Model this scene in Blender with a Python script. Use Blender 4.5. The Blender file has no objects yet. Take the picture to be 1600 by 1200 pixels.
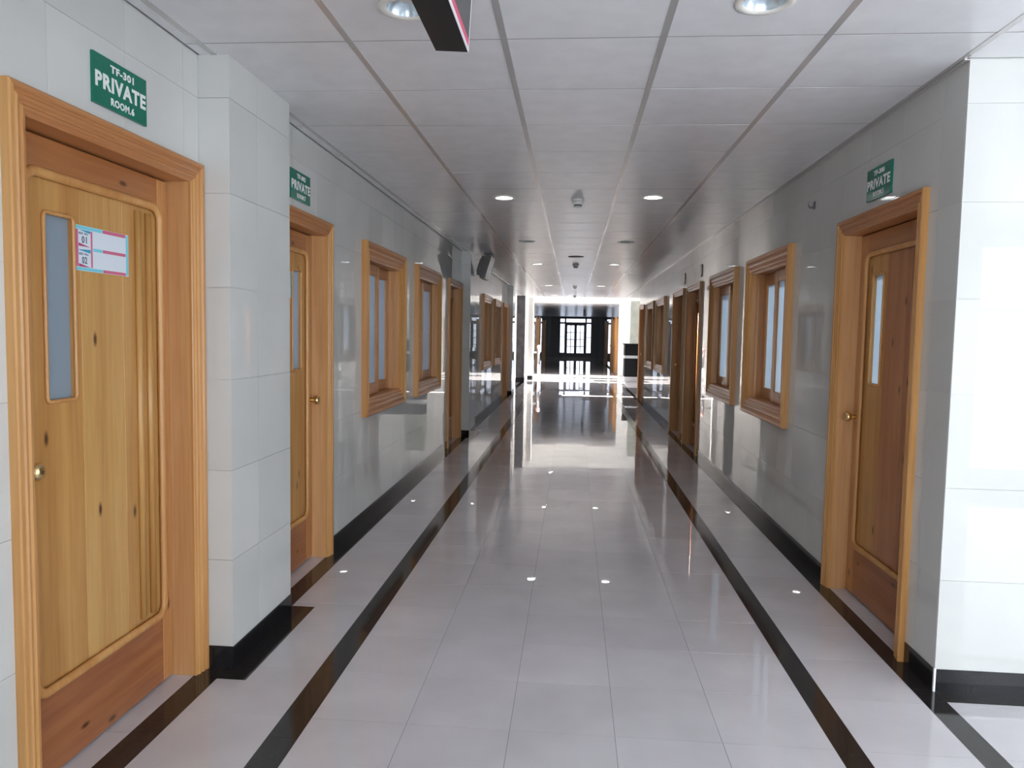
import bpy, math, random
from mathutils import Vector, Matrix
random.seed(7)
SC = bpy.context.scene
COL = SC.collection
R90 = math.pi / 2

# ------------------------------------------------------------------ camera
def make_camera():
    f_px, yaw, pitch, roll = 1162.71, 0.0809, -0.0683, 0.0178
    cy, sy, cp, sp = math.cos(yaw), math.sin(yaw), math.cos(pitch), math.sin(pitch)
    f = Vector((-sy * cp, cy * cp, sp)); r = Vector((cy, sy, 0)); u = r.cross(f)
    cr, sr = math.cos(roll), math.sin(roll)
    rr = cr * r + sr * u; uu = -sr * r + cr * u
    cam = bpy.data.cameras.new('camera'); cam.sensor_fit = 'HORIZONTAL'; cam.sensor_width = 36
    cam.lens = 36 * f_px / 1600; cam.clip_start = 0.05; cam.clip_end = 300
    o = bpy.data.objects.new('camera', cam); COL.objects.link(o)
    m = Matrix((rr, uu, -f)).transposed().to_4x4(); m.translation = (0, 0, 1.5)
    o.matrix_world = m
    SC.camera = o
make_camera()

# ------------------------------------------------------------------ world, sun, exposure
SC.view_settings.view_transform = 'Standard'; SC.view_settings.look = 'None'
SC.view_settings.gamma = 1.0; SC.view_settings.use_curve_mapping = False
SC.view_settings.exposure = 0.9
SKY = (0.92, 0.935, 1.0)
SKY_STRENGTH = 5.6
w = bpy.data.worlds.new('sky'); SC.world = w; w.use_nodes = True
bg = w.node_tree.nodes['Background']; bg.inputs[0].default_value = (*SKY, 1); bg.inputs[1].default_value = SKY_STRENGTH
sun = bpy.data.lights.new('sun', 'SUN'); sun.energy = 42.0; sun.angle = math.radians(0.6); sun.color = (1.0, 0.96, 0.88)
so = bpy.data.objects.new('sun', sun); COL.objects.link(so)
so.rotation_euler = Vector((-0.75, 0.02, -1)).to_track_quat('-Z', 'Y').to_euler()
so.location = (4, 20, 12)
def portal(name, loc, rot, sx, sy):
    l = bpy.data.lights.new(name, 'AREA'); l.shape = 'RECTANGLE'; l.size = sx; l.size_y = sy
    l.cycles.is_portal = True
    o = bpy.data.objects.new(name, l); COL.objects.link(o); o.location = loc; o.rotation_euler = rot
HALL_BACK, HALL_RIGHT = -1.4, 6.0
LOB0, LOBX, FARW = 18.3, 6.5, 27.6
ATR0 = 23.1
portal('portal_hall_back', (2.75, HALL_BACK + 0.05, 1.35), (R90, 0, 0), 6.7, 2.5)
portal('portal_hall_right', (HALL_RIGHT - 0.05, 1.0, 1.35), (R90, 0, R90), 4.4, 2.5)
portal('portal_atrium', (0, (ATR0 + FARW) / 2, 5.95), (0, 0, 0), 13, 4.5)

# ------------------------------------------------------------------ materials
def nodes_of(m):
    m.use_nodes = True
    return m.node_tree, m.node_tree.nodes, m.node_tree.links
def simple(name, col, rough=0.5, metal=0.0, spec=0.5, emit=None, estr=0.0):
    m = bpy.data.materials.new(name); t, n, l = nodes_of(m); b = n['Principled BSDF']
    b.inputs['Base Color'].default_value = (*col, 1); b.inputs['Roughness'].default_value = rough
    b.inputs['Metallic'].default_value = metal; b.inputs['Specular IOR Level'].default_value = spec
    if emit:
        b.inputs['Emission Color'].default_value = (*emit, 1); b.inputs['Emission Strength'].default_value = estr
    return m
def mapped(n, l, scale, out='Object'):
    tc = n.new('ShaderNodeTexCoord'); mp = n.new('ShaderNodeMapping'); mp.inputs['Scale'].default_value = scale
    l.new(tc.outputs[out], mp.inputs[0]); return mp
def world_pos(n, l, scale):
    g = n.new('ShaderNodeNewGeometry'); mp = n.new('ShaderNodeMapping'); mp.inputs['Scale'].default_value = scale
    l.new(g.outputs['Position'], mp.inputs[0]); return mp
def stone(name, c1, c2, rough, nscale, bump, bscale, spec=0.5, rnd=0.04):
    """polished stone / tile: faint clouding, slight tint per piece, fine unevenness"""
    m = bpy.data.materials.new(name); t, n, l = nodes_of(m); b = n['Principled BSDF']
    mp = world_pos(n, l, (1, 1, 1))
    nz = n.new('ShaderNodeTexNoise'); nz.inputs['Scale'].default_value = nscale; nz.inputs['Detail'].default_value = 5
    l.new(mp.outputs[0], nz.inputs['Vector'])
    rp = n.new('ShaderNodeValToRGB'); rp.color_ramp.elements[0].position = 0.35; rp.color_ramp.elements[1].position = 0.65
    rp.color_ramp.elements[0].color = (*c1, 1); rp.color_ramp.elements[1].color = (*c2, 1)
    l.new(nz.outputs['Fac'], rp.inputs[0])
    oi = n.new('ShaderNodeObjectInfo'); mr = n.new('ShaderNodeMapRange'); mr.inputs['To Min'].default_value = 1 - rnd; mr.inputs['To Max'].default_value = 1 + rnd
    l.new(oi.outputs['Random'], mr.inputs['Value'])
    hs = n.new('ShaderNodeHueSaturation'); l.new(mr.outputs[0], hs.inputs['Value']); l.new(rp.outputs[0], hs.inputs['Color'])
    l.new(hs.outputs[0], b.inputs['Base Color'])
    b.inputs['Roughness'].default_value = rough; b.inputs['Specular IOR Level'].default_value = spec
    if bump > 0:
        nb = n.new('ShaderNodeTexNoise'); nb.inputs['Scale'].default_value = bscale; nb.inputs['Detail'].default_value = 1
        l.new(mp.outputs[0], nb.inputs['Vector'])
        bp = n.new('ShaderNodeBump'); bp.inputs['Strength'].default_value = bump; bp.inputs['Distance'].default_value = 0.01
        l.new(nb.outputs['Fac'], bp.inputs['Height']); l.new(bp.outputs[0], b.inputs['Normal'])
    return m
def wood(name, light, dark, axis='z', rough=0.33, knots=True):
    """varnished pine: streaks along the board axis, fine grain, a few knots"""
    m = bpy.data.materials.new(name); t, n, l = nodes_of(m); b = n['Principled BSDF']
    sc = {'z': (1, 1, 0.05), 'x': (0.05, 1, 1)}[axis]
    tc = n.new('ShaderNodeTexCoord'); oi = n.new('ShaderNodeObjectInfo')
    ad = n.new('ShaderNodeVectorMath'); ad.operation = 'ADD'
    ml = n.new('ShaderNodeMath'); ml.operation = 'MULTIPLY'; ml.inputs[1].default_value = 37.0
    l.new(oi.outputs['Random'], ml.inputs[0]); l.new(tc.outputs['Object'], ad.inputs[0]); l.new(ml.outputs[0], ad.inputs[1])
    mp = n.new('ShaderNodeMapping'); mp.inputs['Scale'].default_value = sc; l.new(ad.outputs[0], mp.inputs[0])
    big = n.new('ShaderNodeTexNoise'); big.inputs['Scale'].default_value = 9; big.inputs['Detail'].default_value = 3; big.inputs['Distortion'].default_value = 0.6
    l.new(mp.outputs[0], big.inputs['Vector'])
    fine = n.new('ShaderNodeTexNoise'); fine.inputs['Scale'].default_value = 70; fine.inputs['Detail'].default_value = 3
    l.new(mp.outputs[0], fine.inputs['Vector'])
    mx = n.new('ShaderNodeMath'); mx.operation = 'MULTIPLY_ADD'; mx.inputs[1].default_value = 0.35
    l.new(fine.outputs['Fac'], mx.inputs[0]); 
    m2 = n.new('ShaderNodeMath'); m2.operation = 'MULTIPLY'; m2.inputs[1].default_value = 0.65
    l.new(big.outputs['Fac'], m2.inputs[0]); l.new(m2.outputs[0], mx.inputs[2])
    rp = n.new('ShaderNodeValToRGB'); rp.color_ramp.elements[0].position = 0.36; rp.color_ramp.elements[1].position = 0.62
    rp.color_ramp.elements[0].color = (*dark, 1); rp.color_ramp.elements[1].color = (*light, 1)
    l.new(mx.outputs[0], rp.inputs[0])
    col = rp.outputs[0]
    if knots:
        sx = n.new('ShaderNodeSeparateXYZ'); cx = n.new('ShaderNodeCombineXYZ'); l.new(ad.outputs[0], sx.inputs[0])
        l.new(sx.outputs['X' if axis == 'z' else 'Z'], cx.inputs[0]); l.new(sx.outputs['Z' if axis == 'z' else 'X'], cx.inputs[1])
        mk = n.new('ShaderNodeMapping'); mk.inputs['Scale'].default_value = (4.2, 1.7, 1); l.new(cx.outputs[0], mk.inputs[0])
        vo = n.new('ShaderNodeTexVoronoi'); vo.voronoi_dimensions = '2D'; vo.inputs['Scale'].default_value = 1.0; l.new(mk.outputs[0], vo.inputs['Vector'])
        kr = n.new('ShaderNodeValToRGB'); kr.color_ramp.elements[0].position = 0.018; kr.color_ramp.elements[1].position = 0.055
        kr.color_ramp.elements[0].color = (1, 1, 1, 1); kr.color_ramp.elements[1].color = (0, 0, 0, 1)
        l.new(vo.outputs['Distance'], kr.inputs[0])
        mixk = n.new('ShaderNodeMix'); mixk.data_type = 'RGBA'
        l.new(kr.outputs[0], mixk.inputs['Factor']); l.new(col, mixk.inputs['A']); mixk.inputs['B'].default_value = (0.10, 0.035, 0.012, 1)
        col = mixk.outputs['Result']
    l.new(col, b.inputs['Base Color'])
    b.inputs['Roughness'].default_value = rough
    b.inputs['Coat Weight'].default_value = 0.08; b.inputs['Coat Roughness'].default_value = 0.15
    bp = n.new('ShaderNodeBump'); bp.inputs['Strength'].default_value = 0.03; bp.inputs['Distance'].default_value = 0.002
    l.new(fine.outputs['Fac'], bp.inputs['Height']); l.new(bp.outputs[0], b.inputs['Normal'])
    return m
def frosted(name, diff, trans, mixf):
    """frosted pane: scatters the daylight behind it, matte sheen in front"""
    m = bpy.data.materials.new(name); t, n, l = nodes_of(m); n.remove(n['Principled BSDF'])
    d = n.new('ShaderNodeBsdfDiffuse'); d.inputs[0].default_value = (*diff, 1)
    tr = n.new('ShaderNodeBsdfTranslucent'); tr.inputs[0].default_value = (*trans, 1)
    mx = n.new('ShaderNodeMixShader'); mx.inputs[0].default_value = mixf
    l.new(d.outputs[0], mx.inputs[1]); l.new(tr.outputs[0], mx.inputs[2])
    g = n.new('ShaderNodeBsdfGlossy'); g.inputs['Roughness'].default_value = 0.25
    lw = n.new('ShaderNodeFresnel'); lw.inputs[0].default_value = 1.35
    m2 = n.new('ShaderNodeMixShader'); l.new(lw.outputs[0], m2.inputs[0]); l.new(mx.outputs[0], m2.inputs[1]); l.new(g.outputs[0], m2.inputs[2])
    l.new(m2.outputs[0], n['Material Output'].inputs[0])
    return m
def clear_glass(name, tint):
    m = bpy.data.materials.new(name); t, n, l = nodes_of(m); n.remove(n['Principled BSDF'])
    tr = n.new('ShaderNodeBsdfTransparent'); tr.inputs[0].default_value = (*tint, 1)
    g = n.new('ShaderNodeBsdfGlossy'); g.inputs['Roughness'].default_value = 0.02
    fr = n.new('ShaderNodeFresnel'); fr.inputs[0].default_value = 1.45
    mx = n.new('ShaderNodeMixShader'); l.new(fr.outputs[0], mx.inputs[0]); l.new(tr.outputs[0], mx.inputs[1]); l.new(g.outputs[0], mx.inputs[2])
    l.new(mx.outputs[0], n['Material Output'].inputs[0])
    return m

M = {}
M['wall_tile'] = stone('glazed_wall_tile', (0.592, 0.594, 0.566), (0.632, 0.634, 0.606), 0.003, 2.0, 0.0, 3.0, spec=0.5)
M['grout'] = simple('pale_grout', (0.56, 0.55, 0.51), 0.8)
M['floor_tile'] = stone('polished_floor_tile', (0.61, 0.583, 0.60), (0.67, 0.642, 0.66), 0.012, 3.0, 0.003, 7.0)
M['floor_grout'] = simple('grey_floor_grout', (0.20, 0.19, 0.19), 0.8)
M['granite'] = stone('black_granite', (0.012, 0.011, 0.011), (0.035, 0.03, 0.028), 0.09, 60, 0.0, 1)
M['base_granite'] = stone('black_baseboard_granite', (0.008, 0.008, 0.009), (0.014, 0.014, 0.016), 0.12, 60, 0.0, 1)
M['ceiling_tile'] = stone('vinyl_ceiling_tile', (0.74, 0.735, 0.75), (0.79, 0.785, 0.80), 0.25, 8, 0.012, 90, spec=0.38, rnd=0.015)
M['cross_tee'] = simple('ceiling_cross_tee_metal', (0.30, 0.29, 0.29), 0.6)
M['tee'] = simple('ceiling_tee_metal', (0.60, 0.58, 0.57), 0.25, 0.45)
M['void'] = simple('dark_ceiling_void', (0.03, 0.03, 0.03), 0.9)
M['plaster'] = simple('white_plaster', (0.78, 0.77, 0.74), 0.6)
M['w_board'] = wood('pine_board', (0.57, 0.305, 0.095), (0.43, 0.195, 0.052))
M['w_board2'] = wood('pine_board_pale', (0.62, 0.36, 0.122), (0.48, 0.24, 0.068))
M['w_stile'] = wood('pine_stile', (0.57, 0.275, 0.10), (0.42, 0.175, 0.056))
M['w_red'] = wood('red_pine_board', (0.50, 0.215, 0.085), (0.36, 0.13, 0.046))
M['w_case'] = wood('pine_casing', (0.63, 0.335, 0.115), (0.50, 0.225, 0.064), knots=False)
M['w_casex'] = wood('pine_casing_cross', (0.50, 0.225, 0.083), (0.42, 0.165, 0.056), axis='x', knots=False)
M['w_rail'] = wood('pine_rail', (0.48, 0.21, 0.075), (0.35, 0.13, 0.042), axis='x')
M['w_kick'] = wood('red_pine_kick', (0.40, 0.155, 0.058), (0.28, 0.09, 0.032), axis='x')
M['w_jamb'] = wood('pine_jamb', (0.66, 0.37, 0.165), (0.52, 0.255, 0.098), knots=False)
M['frost'] = frosted('frosted_glass', (0.40, 0.47, 0.53), (0.31, 0.37, 0.43), 0.5)
M['glass'] = clear_glass('window_glass', (0.93, 0.96, 0.97))
M['tinted_glass'] = clear_glass('tinted_daylight_glass', (0.42, 0.44, 0.47))
M['skylight_glass'] = clear_glass('skylight_glass', (0.66, 0.66, 0.66))
M['dark_paint'] = simple('dark_blue_grey_paint', (0.05, 0.055, 0.065), 0.4)  # dimness of the corridor end put into the wall colour
M['brass'] = simple('polished_brass', (0.80, 0.58, 0.28), 0.18, 1.0)
M['chrome'] = simple('chrome', (0.75, 0.75, 0.77), 0.12, 1.0)
M['sign_green'] = simple('green_sign_plastic', (0.0, 0.16, 0.10), 0.18)
M['sign_white'] = simple('white_lettering', (0.80, 0.85, 0.83), 0.4)
M['paper'] = simple('white_paper', (0.72, 0.78, 0.84), 0.5)
M['p_cyan'] = simple('cyan_print', (0.20, 0.62, 0.72), 0.5)
M['p_blue'] = simple('blue_print', (0.03, 0.33, 0.52), 0.5)
M['p_pink'] = simple('pink_print', (0.62, 0.14, 0.25), 0.5)
M['p_red'] = simple('crimson_print', (0.45, 0.05, 0.14), 0.5)
M['p_ink'] = simple('dark_ink', (0.06, 0.09, 0.14), 0.5)
M['black_plastic'] = simple('black_plastic', (0.008, 0.008, 0.009), 0.25)
M['sign_dark'] = simple('dark_sign_face', (0.06, 0.06, 0.065), 0.3)
M['sign_pink'] = simple('pink_sign_stripe', (0.80, 0.06, 0.16), 0.3)
M['white_trim'] = simple('white_trim', (0.85, 0.85, 0.88), 0.35)
M['lamp_on'] = simple('lit_lamp', (1, 1, 1), 0.5, emit=(1.0, 0.98, 0.95), estr=40)
M['lamp_off'] = simple('unlit_lamp', (0.75, 0.78, 0.80), 0.3)
M['reflector'] = simple('lamp_reflector', (0.62, 0.72, 0.78), 0.25, 0.7)
M['ring'] = simple('cream_lamp_ring', (0.80, 0.78, 0.72), 0.35)
M['det_white'] = simple('detector_plastic', (0.75, 0.74, 0.72), 0.4)
M['det_dark'] = simple('detector_vents', (0.10, 0.10, 0.10), 0.5)
M['grille'] = simple('speaker_grille', (0.14, 0.135, 0.13), 0.5)
M['tv_grey'] = simple('television_casing', (0.16, 0.155, 0.15), 0.4)
M['tv_dark'] = simple('television_front', (0.03, 0.034, 0.038), 0.25)
M['marble'] = stone('grey_marble', (0.13, 0.125, 0.13), (0.20, 0.19, 0.19), 0.15, 5, 0.0, 1)
M['green_stone'] = stone('pale_green_stone', (0.42, 0.45, 0.40), (0.55, 0.56, 0.50), 0.12, 4, 0.0, 1)
M['dark_frame'] = simple('dark_door_frame', (0.03, 0.03, 0.035), 0.35)
M['alu'] = simple('white_window_frame', (0.70, 0.71, 0.72), 0.4)
M['desk_black'] = simple('black_laminate', (0.008, 0.008, 0.009), 0.55, 0.0, 0.3)
M['desk_white'] = simple('white_laminate', (0.75, 0.75, 0.76), 0.3)
M['red_cap'] = simple('red_post_cap', (0.80, 0.50, 0.47), 0.35)

# ------------------------------------------------------------------ mesh helpers
class MB:
    def __init__(s): s.v = []; s.f = []; s.sm = []
    def face(s, pts, smooth=False):
        i = len(s.v); s.v += [tuple(p) for p in pts]; s.f.append(tuple(range(i, i + len(pts)))); s.sm.append(smooth)
    def box(s, x0, x1, y0, y1, z0, z1):
        i = len(s.v)
        s.v += [(x0, y0, z0), (x1, y0, z0), (x1, y1, z0), (x0, y1, z0), (x0, y0, z1), (x1, y0, z1), (x1, y1, z1), (x0, y1, z1)]
        for q in ((0, 3, 2, 1), (4, 5, 6, 7), (0, 1, 5, 4), (1, 2, 6, 5), (2, 3, 7, 6), (3, 0, 4, 7)):
            s.f.append(tuple(i + k for k in q)); s.sm.append(False)
        return s
    def cbox(s, x0, x1, y0, y1, z0, z1, c):
        """box whose front (low y) edges are chamfered by c"""
        i = len(s.v)
        s.v += [(x0, y1, z0), (x1, y1, z0), (x1, y1, z1), (x0, y1, z1),
                (x0, y0 + c, z0), (x1, y0 + c, z0), (x1, y0 + c, z1), (x0, y0 + c, z1),
                (x0 + c, y0, z0 + c), (x1 - c, y0, z0 + c), (x1 - c, y0, z1 - c), (x0 + c, y0, z1 - c)]
        fs = [(0, 3, 2, 1), (8, 9, 10, 11)]
        for a in range(4):
            b = (a + 1) % 4
            fs += [(a, b, b + 4, a + 4), (a + 4, b + 4, b + 8, a + 8)]
        for q in fs: s.f.append(tuple(i + k for k in q)); s.sm.append(False)
        return s
    def loft(s, rings, closed=True, caps=True, smooth=False):
        n = len(rings[0]); base = len(s.v)
        for r in rings: s.v += [tuple(p) for p in r]
        for k in range(len(rings) - 1):
            for j in range(n if closed else n - 1):
                a = base + k * n + j; b = base + k * n + (j + 1) % n
                s.f.append((a, b, b + n, a + n)); s.sm.append(smooth)
        if caps:
            s.f.append(tuple(base + j for j in range(n))[::-1]); s.sm.append(False)
            s.f.append(tuple(base + (len(rings) - 1) * n + j for j in range(n))); s.sm.append(False)
        return s
    def lathe(s, prof, n=24, axis='z', c=(0, 0, 0), smooth=True, caps=True):
        rings = []
        for r, h in prof:
            ring = []
            for k in range(n):
                a = 2 * math.pi * k / n; x, y = r * math.cos(a), r * math.sin(a)
                p = {'z': (x, y, h), 'y': (x, h, y), 'x': (h, x, y)}[axis]
                ring.append((p[0] + c[0], p[1] + c[1], p[2] + c[2]))
            rings.append(ring)
        return s.loft(rings, True, caps, smooth)
    def mesh(s, name):
        me = bpy.data.meshes.new(name); me.from_pydata(s.v, [], s.f)
        me.polygons.foreach_set('use_smooth', s.sm)
        import bmesh
        bm = bmesh.new(); bm.from_mesh(me); bmesh.ops.recalc_face_normals(bm, faces=bm.faces); bm.to_mesh(me); bm.free()
        return me
    def build(s, name, mat, parent=None, loc=(0, 0, 0), rot=(0, 0, 0)):
        me = s.mesh(name); me.materials.append(M[mat])
        return link(name, me, parent, loc, rot)
def link(name, data, parent=None, loc=(0, 0, 0), rot=(0, 0, 0)):
    o = bpy.data.objects.new(name, data); COL.objects.link(o)
    o.parent = parent; o.location = loc; o.rotation_euler = rot
    return o
def tag(o, label=None, cat=None, group=None, kind=None):
    if label: o['label'] = label
    if cat: o['category'] = cat
    if group: o['group'] = group
    if kind: o['kind'] = kind
    return o
def empty(name, loc=(0, 0, 0), rz=0):
    o = link(name, None, None, loc, (0, 0, rz)); o.empty_display_size = 0.1
    return o
def copy_tree(o, parent=None):
    c = o.copy(); COL.objects.link(c); c.parent = parent
    for ch in list(o.children): copy_tree(ch, c)
    return c
def minus(rect, holes):
    """axis-aligned rectangle minus rectangles -> list of rectangles"""
    out = [rect]
    for h in holes:
        nx = []
        for a0, a1, b0, b1 in out:
            c0, c1, d0, d1 = max(a0, h[0]), min(a1, h[1]), max(b0, h[2]), min(b1, h[3])
            if c0 >= c1 - 1e-6 or d0 >= d1 - 1e-6: nx.append((a0, a1, b0, b1)); continue
            if c0 > a0 + 1e-6: nx.append((a0, c0, b0, b1))
            if c1 < a1 - 1e-6: nx.append((c1, a1, b0, b1))
            if d0 > b0 + 1e-6: nx.append((c0, c1, b0, d0))
            if d1 < b1 - 1e-6: nx.append((c0, c1, d1, b1))
        out = nx
    return out

# ------------------------------------------------------------------ the setting
H = 2.642
XL, XR = -1.60, 1.575
PIERS = [(3.09, 3.762), (10.52, 11.19), (17.95, 18.62)]
PX = -1.465
TILE = 0.396
ZJ = 0.089
BASE = 0.098
# doors: (side, centre, half opening, lock on the left, index); windows: (side, centre, which sash slides in front)
DOORS = [('L', 2.535, 0.465, True), ('L', 4.285, 0.430, False), ('R', 4.07, 0.465, True),
         ('L', 9.96, 0.455, True), ('R', 9.98, 0.465, False), ('R', 11.40, 0.465, True),
         ('L', 17.38, 0.455, True), ('R', 17.40, 0.465, True)]
WINS = [('L', 6.205, 'near'), ('L', 8.07, 'far'), ('R', 6.22, 'near'), ('R', 8.02, 'far'),
        ('L', 13.63, 'near'), ('L', 15.50, 'far'), ('R', 13.62, 'near'), ('R', 15.38, 'far')]
DTOP = 2.10
WZ0, WZ1, WHALF = 0.972, 2.045, 0.53
LIN = 0.028                     # jamb lining thickness

def holes_for(side):
    hs = [(c - h - LIN, c + h + LIN, -1, DTOP + LIN) for s, c, h, _ in DOORS if s == side]
    hs += [(c - WHALF - LIN, c + WHALF + LIN, WZ0 - LIN, WZ1 + LIN) for s, c, _ in WINS if s == side]
    return hs

TM = {}
def tile_mesh(rects, mat, depth, gap, key=None):
    """one tile: front at y=0, its body behind; rects already cut"""
    if key and key in TM: return TM[key]
    b = MB()
    for x0, x1, z0, z1 in rects: b.box(x0, x1, 0, depth, z0, z1)
    me = b.mesh(mat); me.materials.append(M[mat])
    if key: TM[key] = me
    return me
def tiled_wall(name, u0, u1, z0, z1, holes, to_world, rz, label, thick=0.2, near=None, ustart=None, plan=None):
    """wall in local coords x=u, y into the wall, z; to_world(u) gives the point on the wall line;
    tiles whose centre passes near(u) are objects of their own, the others one joined part"""
    root = MB()
    for a0, a1, b0, b1 in minus((u0, u1, 0, z1 + 0.1), holes): root.box(a0, a1, 0.006, thick, b0, b1)
    w = root.build(name, 'grout', None, to_world(0), (0, 0, rz)); tag(w, label, 'wall', kind='structure')
    rest = MB(); us = ustart if ustart is not None else u0
    k0 = math.floor((u0 - us) / TILE) ; k1 = math.ceil((u1 - us) / TILE)
    g = 0.0006
    for k in range(k0, k1):
        a0, a1 = max(us + k * TILE, u0), min(us + (k + 1) * TILE, u1)
        if a1 - a0 < 0.01: continue
        j0 = 0
        zz = [z0] + [ZJ + TILE * j for j in range(0, 20) if z0 + 0.02 < ZJ + TILE * j < z1 - 0.01] + [z1]
        for b0, b1 in zip(zz[:-1], zz[1:]):
            cell = (a0 + g, a1 - g, b0 + g, b1 - g)
            rs = minus(cell, holes)
            if not rs: continue
            t1, t2 = random.gauss(0, 0.00035), random.gauss(0, 0.00035)
            cu, cz = (a0 + a1) / 2, (b0 + b1) / 2
            if near is None or near(cu):
                loc = [(x0 - cu, x1 - cu, y0 - cz, y1 - cz) for x0, x1, y0, y1 in rs]
                key = ('w', round(a1 - a0, 4), round(b1 - b0, 4)) if rs == [cell] else None
                link('wall_tile', tile_mesh(loc, 'wall_tile', 0.006, g, key), w, (cu, 0, cz), (t1, 0, t2))
            else:
                for x0, x1, y0, y1 in rs:
                    i = len(rest.v); rest.box(x0, x1, 0, 0.006, y0, y1)
                    for q in range(i, len(rest.v)):
                        x, y, z = rest.v[q]; rest.v[q] = (x, y + (x - cu) * t2 - (z - cz) * t1, z)
    if rest.v: tag(rest.build('wall_tile_field', 'wall_tile', w), kind='stuff')
    return w

# left wall runs from behind the camera to the lobby; local x = +Y
def shift_holes(hs, flip):
    return [(-b, -a, c, d) if flip else (a, b, c, d) for a, b, c, d in hs]
LEFT_END, RIGHT_START, RIGHT_END = 18.62, 3.236, 18.08
NEAR_LIM = 8.45
tiled_wall('wall_left', HALL_BACK, LEFT_END, 0.0, H, holes_for('L'), lambda u: (XL, 0, 0), R90,
           'long glossy cream tiled corridor wall opposite the bright corner', near=lambda u: 1.2 < u < NEAR_LIM, ustart=3.762)
tiled_wall('wall_right', -RIGHT_END, -RIGHT_START - 0.0062, 0.0, H, shift_holes(holes_for('R'), True), lambda u: (XR, 0, 0), -R90,
           'long glossy cream tiled corridor wall ending at the bright corner', near=lambda u: -u < NEAR_LIM, ustart=-RIGHT_START - 0.2)
# bright return face at the corner, facing the hall; local x = +X
tiled_wall('wall_return', XR + 0.0002, HALL_RIGHT, 0.0, H, [], lambda u: (0, RIGHT_START, 0), 0,
           'brightly lit white tiled wall face at the corner beside the hall', near=lambda u: u < 2.3, ustart=XR)
# end faces of the corridor walls towards the lobby
def plain_box(name, x0, x1, y0, y1, z0, z1, mat, label=None, cat=None, kind='structure', parent=None):
    o = MB().box(x0 - (x0 + x1) / 2, x1 - (x0 + x1) / 2, y0 - (y0 + y1) / 2, y1 - (y0 + y1) / 2, 0, z1 - z0).build(
        name, mat, parent, ((x0 + x1) / 2, (y0 + y1) / 2, z0))
    if parent is None: tag(o, label, cat, kind=kind)
    return o
def pier(y0, y1, tiled, label):
    x0, x1 = XL + 0.0005, PX
    e = MB().box(x0, x1 - 0.006, y0 + 0.006, y1 - 0.006, 0, H).build('wall_pier', 'grout'); tag(e, label, 'pier', kind='structure')
    g = 0.0009
    zz = [0.0] + [ZJ + TILE * j for j in range(0, 7)] + [H]
    zz = [z for z in zz]; rows = list(zip(zz[:-1], zz[1:]))
    for b0, b1 in rows:
        h = b1 - b0
        # near face, facing -Y
        link('wall_tile', tile_mesh([((x0 - x1) / 2 + 0.0004, (x1 - x0) / 2 - 0.0004, -h / 2 + g, h / 2 - g)], 'wall_tile', 0.006, g, ('pn', round(h, 4))), e,
             ((x0 + x1) / 2, y0, (b0 + b1) / 2), (random.gauss(0, .0006), 0, random.gauss(0, .001)))
        # corridor face, facing +X: local x -> +Y
        ys = [y0, y0 + 0.275, y1]
        for a0, a1 in zip(ys[:-1], ys[1:]):
            wd = a1 - a0
            link('wall_tile', tile_mesh([(-wd / 2 + g, wd / 2 - g, -h / 2 + g, h / 2 - g)], 'wall_tile', 0.006, g, ('pc', round(wd, 4), round(h, 4))), e,
                 (x1, (a0 + a1) / 2, (b0 + b1) / 2), (random.gauss(0, .0006), 0, R90 + random.gauss(0, .0006)))
    return e
pier(*PIERS[0], True, 'square tiled pier between the two nearer doors with green signs')
pier(*PIERS[1], True, 'square tiled pier that carries the tilted television')
pier(*PIERS[2], True, 'square tiled pier at the lobby end of the corridor wall')

# baseboards: black granite pieces between the openings
def baseboards(name, side, label):
    e = empty(name, ((XL if side == 'L' else XR), 0, 0)); tag(e, label, 'baseboard', kind='structure')
    d = 0.004
    cuts = [(c - h - 0.086, c + h + 0.086) for s, c, h, _ in DOORS if s == side]
    if side == 'L': cuts += PIERS; a, end = HALL_BACK, LEFT_END
    else: a, end = RIGHT_START, RIGHT_END
    segs = []
    for c0, c1 in sorted(cuts):
        if c0 > a + 0.01: segs.append((a, c0))
        a = max(a, c1)
    if end > a + 0.01: segs.append((a, end))
    for y0, y1 in segs:
        x0, x1 = (0, d) if side == 'L' else (-d, 0)
        n = max(1, round((y1 - y0) / 0.6)); st = (y1 - y0) / n
        for k in range(n):
            MB().box(x0, x1, 0.0004, st - 0.0008, 0, BASE).build('baseboard_piece', 'base_granite', e, (0, y0 + k * st, 0))
    if side == 'L':
        for y0, y1 in PIERS:
            MB().box(0.0005, PX - XL + d, -d, 0, 0, BASE).build('baseboard_piece', 'base_granite', e, (0, y0, 0))
            MB().box(PX - XL, PX - XL + d, 0, y1 - y0, 0, BASE).build('baseboard_piece', 'base_granite', e, (0, y0, 0))
    return e
baseboards('baseboard_left', 'L', 'black granite baseboard along the wall with the tiled piers')
baseboards('baseboard_right', 'R', 'black granite baseboard along the wall ending at the bright corner')
rb = empty('baseboard_return', (XR, RIGHT_START, 0)); tag(rb, 'black granite baseboard below the brightly lit wall face', 'baseboard', kind='structure')
for k in range(4):
    MB().box(k * 0.6 + (0.0 if k else -0.004), k * 0.6 + 0.598, -0.005, 0, 0, BASE).build('baseboard_piece', 'base_granite', rb)
cb = MB().box(-0.0045, 0.0035, -0.0062, 0.003, 0, BASE + 0.002).build('corner_bead', 'white_trim', rb)

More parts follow.
